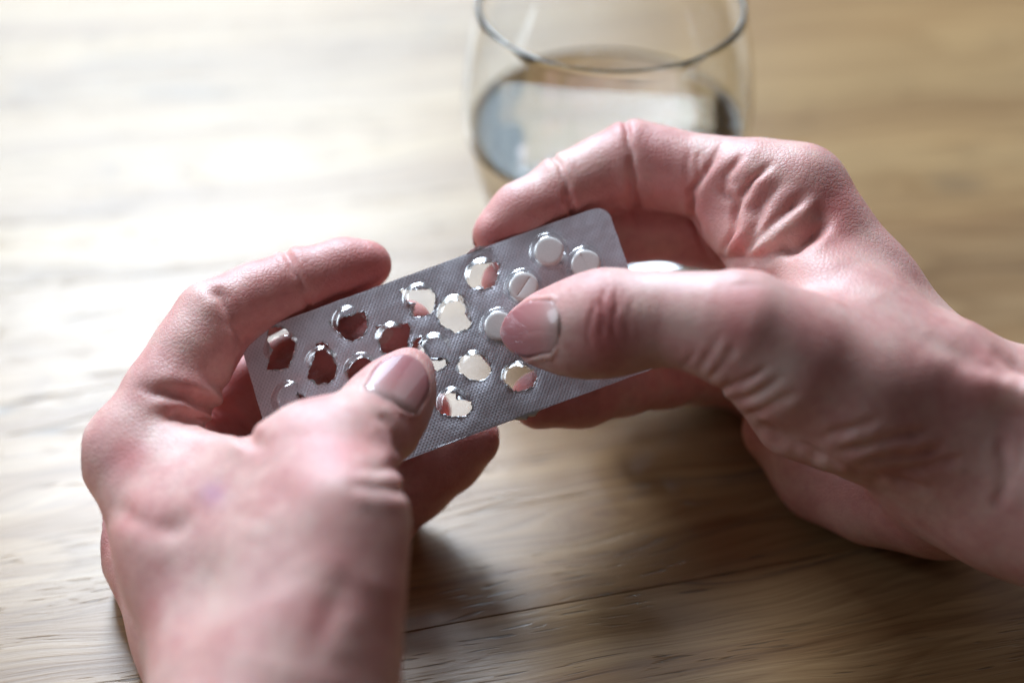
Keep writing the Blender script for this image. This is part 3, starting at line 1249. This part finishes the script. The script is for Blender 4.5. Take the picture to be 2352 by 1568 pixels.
A, B_ = 340, 470
rl = [
    # poly, depth, width, near, far, bulge left, bulge right, bulge width
    ([(1434, 255), (1446, 330), (1450, 390), (1459, 450), (1466, 520)], 1.2, 7, 395, 440, .25, .35, 22),
    ([(1245, 330), (1282, 380), (1303, 430), (1314, 490), (1318, 540)], 0.9, 6, 392, 440, .25, .25, 18),
    ([(1583, 330), (1576, 380), (1580, 470)], 0.25, 7, 400, 440, 0, 0, 16),
    ([(1602, 345), (1603, 370), (1600, 410)], 0.35, 5, 400, 440, 0, 0, 16),
    ([(1662, 332), (1622, 385), (1590, 440), (1588, 490), (1611, 560), (1640, 610)], 1.5, 8, 395, 440, 0.7, -.2, 24),
    ([(1704, 352), (1668, 405), (1662, 440), (1690, 470), (1680, 520)], 0.9, 9, 390, 440, .5, .1, 22),
    ([(1772, 374), (1730, 408), (1698, 466), (1680, 528), (1655, 603)], 1.3, 8, 385, 440, .8, -.1, 22),
    ([(1800, 420), (1752, 470), (1725, 540), (1705, 590)], 0.7, 12, 385, 440, .4, .1, 22),
    ([(1860, 440), (1786, 505), (1738, 548), (1672, 603)], 1.1, 12, 385, 440, .9, .2, 24),
    ([(1905, 468), (1868, 520), (1826, 562), (1780, 588)], 1.2, 22, 380, 440, .2, .3, 45),
    ([(1640, 606), (1744, 590), (1830, 562), (1915, 505)], 1.9, 13, 365, 430, .1, .5, 30),
    # thumb knuckle
    ([(1412, 660), (1416, 700), (1409, 740), (1411, 778)], 0.55, 4, 360, 387, .08, .10, 12),
    ([(1388, 655), (1380, 700), (1389, 735), (1382, 775)], 0.34, 4, 360, 387, .06, .06, 11),
    ([(1362, 672), (1366, 705), (1352, 745), (1353, 795)], 0.3, 4, 360, 387, .05, .05, 11),
    ([(1374, 690), (1398, 725), (1396, 760)], 0.2, 4, 360, 387, .05, .05, 10),
    ([(1430, 668), (1428, 705), (1436, 740)], 0.15, 4, 360, 387, .05, .05, 10),
    ([(1452, 680), (1446, 730), (1440, 770)], 0.14, 4, 360, 387, .05, .05, 12),
    # wrinkles of the thumb base
    ([(1600, 800), (1578, 830), (1566, 846)], 0.22, 7, 360, 402, .1, .1, 16),
    ([(1765, 842), (1700, 878), (1640, 902)], 0.50, 8, 355, 410, .28, .18, 19),
    ([(1800, 866), (1735, 903), (1675, 924)], 0.55, 8, 355, 410, .26, .18, 19),
    ([(1835, 900), (1765, 934), (1705, 955)], 0.34, 8, 355, 410, .2, .1, 19),
    ([(1655, 770), (1625, 815), (1600, 850)], 0.25, 9, 355, 402, .15, .15, 18),
    ([(1690, 790), (1660, 835), (1630, 872)], 0.28, 9, 355, 402, .15, .15, 18),
    # fold above the heel of the hand
    ([(1708, 948), (1807, 1014), (1920, 1060), (2032, 1092), (2130, 1112)], 1.6, 13, 370, 440, .5, .5, 34),
    ([(2130, 985), (2040, 1010), (1930, 1035)], 0.8, 11, 355, 420, .4, .3, 24),
    ([(2170, 1030), (2070, 1045), (1960, 1062)], 0.9, 11, 355, 420, .4, .4, 24),
    ([(2020, 960), (1950, 985), (1880, 1005)], 0.5, 11, 355, 420, .3, .2, 22),
    ([(2220, 1050), (2110, 1072), (2010, 1080)], 0.6, 12, 355, 420, .3, .3, 24),
    # hollow over the wrist tendon
    ([(2120, 770), (2230, 825), (2340, 855), (2440, 880)], 1.0, 26, 340, 420, .2, .4, 48),
    ([(2300, 1000), (2310, 1080), (2290, 1180)], 0.4, 14, 340, 420, .2, .2, 28),
]
spots = [(0, 1390, 740, 45, 75, 350, 390, .75), (0, 1390, 790, 60, 50, 350, 390, .35), (0, 1700, 665, 85, 38, 350, 400, .75), (0, 1690, 760, 55, 50, 350, 400, .65),
         (0, 1930, 480, 45, 75, 380, 430, .65), (0, 1870, 640, 60, 70, 370, 420, .2), (0, 1150, 540, 90, 60, 390, 450, .6), (0, 1360, 470, 140, 60, 400, 450, .35),
         (0, 1530, 440, 70, 60, 400, 450, .3), (0, 1620, 520, 40, 90, 390, 440, .45), (0, 1700, 560, 30, 60, 390, 440, .5), (0, 1770, 590, 50, 15, 390, 440, .3),
         (1, 1560, 640, 120, 20, 350, 400, .5), (1, 1800, 640, 160, 40, 350, 410, .35), (1, 1800, 560, 60, 30, 380, 430, .45), (1, 1800, 850, 50, 35, 350, 410, .5),
         (1, 1750, 905, 45, 20, 350, 410, .4), (0, 1240, 900, 140, 100, 395, 460, .85), (0, 1165, 650, 90, 90, 405, 460, .7), (0, 2250, 900, 60, 40, 340, 420, .3),
         (0, 1960, 830, 110, 70, 340, 420, .3), (0, 2020, 1150, 140, 90, 380, 440, .25), (1, 2060, 1060, 60, 14, 340, 420, .3)]
tA = np.array([-140.0, -2.0, 0.0])
nails = [
    (C(1217, 755, 382.5), (-1.0, 0.0, 0.30), (-0.10, 0.10, -1.0), 7.4, 6.1, 0.50, 0.004),
    (C(1121, 517, 421), (-0.93, -0.38, 0.0), (-0.30, 0.45, 0.85), 5.6, 4.6, 0.1, 0.0),
]
right = build_hand("hand", F, rl, nails, spots, "right hand coming in from the right, its thumb pressing on the pill pack")

# ---- left hand
F = Field(C(170, 2300, 380) * [1, 1, 0] + [0, 0, 285], C(1180, 500, 430) * [1, 1, 0] + [0, 0, 460], 0.75)
# back of the hand and wrist
ch([(590, 1640, 352, 225), (575, 1850, 338, 250), (560, 2150, 322, 270)], k=10)
ch([(300, 1045, 392, 108), (440, 1290, 375, 150), (560, 1560, 356, 205)], k=8, join=9)
ch([(312, 1225, 414, 105), (470, 1440, 392, 150), (590, 1640, 365, 210)], k=8, join=5)
ch([(345, 1335, 430, 95), (500, 1500, 405, 140), (600, 1660, 375, 200)], k=8, join=9)
ch([(420, 1430, 438, 88), (560, 1560, 412, 130), (640, 1700, 380, 190)], k=8, join=9)
ch([(420, 1085, 387, 95), (590, 1130, 372, 108), (720, 1230, 358, 120)], k=8, join=10)
ch([(450, 1220, 374, 110), (650, 1300, 356, 130), (700, 1450, 348, 150)], k=8, join=10)
# thumb
ch([(790, 1205, 353, 132), (765, 1360, 347, 146), (705, 1560, 342, 196), (660, 1760, 334, 225)], k=8, join=10)
ch([(943, 850, 390.5, 48), (925, 882, 388, 72), (893, 928, 384, 92), (860, 972, 379, 98), (795, 1025, 371, 104), (780, 1110, 362, 116), (790, 1205, 353, 132)], k=4, join=8)
ch([(712, 1022, 372, 96), (800, 1035, 369, 98)], k=5, join=6)
ch([(700, 1060, 367, 100), (690, 1150, 362, 110)], k=6, join=8)
# fingers
ch([(845, 608, 413, 55), (790, 619, 413, 67), (690, 651, 412, 74), (590, 688, 409, 79), (492, 738, 405, 88), (442, 815, 401, 91), (388, 905, 397, 97), (300, 1045, 391, 108)],
   k=4, join=8, base=(330, 1010, 394), fall=20)
ch([(935, 748, 412, 60), (880, 770, 413, 70), (790, 805, 416, 74), (680, 850, 418, 77), (560, 910, 421, 84), (450, 1050, 418, 92), (312, 1225, 414, 105)],
   k=4, join=5, base=(340, 1180, 415), fall=18)
ch([(978, 945, 419, 58), (900, 968, 422, 68), (810, 1005, 427, 72), (600, 1085, 435, 80), (345, 1335, 430, 95)], k=4, join=5, base=(380, 1290, 431), fall=16)
ch([(1086, 1012, 412, 62), (1030, 1056, 416, 70), (955, 1112, 421, 77), (872, 1185, 426, 80), (790, 1240, 431, 82), (600, 1350, 438, 84), (420, 1430, 438, 88)],
   k=4, join=5, base=(470, 1410, 437), fall=16)
ll = [
    ([(640, 540), (668, 600), (690, 650), (710, 710), (720, 760)], 0.9, 7, 385, 440, .25, .25, 20),
    ([(470, 650), (515, 690), (535, 740), (560, 790)], 1.2, 12, 380, 430, .3, .4, 30),
    ([(330, 890), (450, 920), (530, 962), (600, 1012)], 2.0, 14, 355, 418, 1.0, 1.0, 32),
    ([(350, 952), (450, 965), (530, 993), (600, 1025)], 1.4, 14, 355, 418, .8, .8, 30),
    ([(480, 870), (515, 900), (545, 950)], 1.0, 14, 370, 410, .4, .4, 26),
    ([(862, 950), (888, 972), (912, 1015), (925, 1060)], 0.8, 12, 355, 392, .35, .3, 24),
    ([(940, 1085), (890, 1078), (820, 1075)], 0.60, 12, 335, 380, .35, .35, 27),
    ([(960, 1135), (890, 1122), (810, 1112)], 0.75, 12, 335, 380, .4, .4, 27),
    ([(250, 1160), (330, 1200), (420, 1230)], 0.5, 24, 340, 400, .2, .2, 48),
    ([(480, 1150), (420, 1200), (360, 1230)], 0.7, 30, 330, 400, 0, 0, 60),
    ([(700, 1260), (620, 1330), (540, 1420)], 0.2, 26, 320, 380, .2, .1, 56),
    ([(820, 1290), (760, 1400), (720, 1520)], 0.35, 30, 310, 370, .4, .2, 60),
    ([(640, 1100), (660, 1180), (640, 1260)], 0.3, 30, 330, 390, 0, .3, 60),
]
spots_l = [(0, 284, 1042, 50, 55, 350, 420, .55), (0, 772, 1045, 50, 40, 340, 385, .85), (0, 700, 990, 60, 40, 340, 390, .35), (2, 489, 1133, 30, 27, 340, 400, .8),
           (0, 435, 1160, 40, 30, 340, 400, .35), (0, 860, 590, 70, 60, 385, 450, .45), (0, 760, 640, 130, 50, 385, 450, .45), (0, 600, 690, 80, 60, 380, 440, .3),
           (0, 320, 1190, 60, 90, 330, 400, .25), (0, 560, 930, 140, 120, 400, 450, .7), (0, 1060, 1050, 150, 150, 400, 450, .5), (0, 850, 790, 190, 120, 405, 450, .95),
           (0, 480, 960, 60, 20, 350, 420, .45), (0, 840, 1000, 30, 40, 345, 392, .4), (1, 640, 930, 60, 20, 350, 390, .5), (1, 450, 1000, 100, 25, 350, 410, .5),
           (1, 870, 1110, 30, 30, 330, 380, .5), (1, 860, 1160, 40, 30, 330, 380, .3), (0, 740, 1410, 40, 60, 310, 370, .5), (0, 760, 1280, 60, 40, 310, 370, .25),
           (0, 960, 960, 40, 70, 360, 400, .3), (1, 560, 1350, 130, 90, 310, 390, .25), (0, 230, 1250, 40, 80, 380, 440, .4)]
nails_l = [
    (C(918, 882, 379.5), (0.38, 0.86, 0.42), (0.10, 0.28, -0.95), 7.5, 6.5, 0.40, 0.004),
    (C(852, 588, 421), (0.97, 0.2, 0.0), (0.20, 0.35, 0.9), 5.4, 4.4, 0.1, 0.0),
    (C(1115, 1000, 419), (0.78, 0.55, -0.3), (0.30, 0.1, 0.95), 5.0, 4.4, 0.15, 0.0),
]
left = build_hand("hand", F, ll, nails_l, spots_l, "blurred left hand in the foreground, gripping the pill pack's left end")
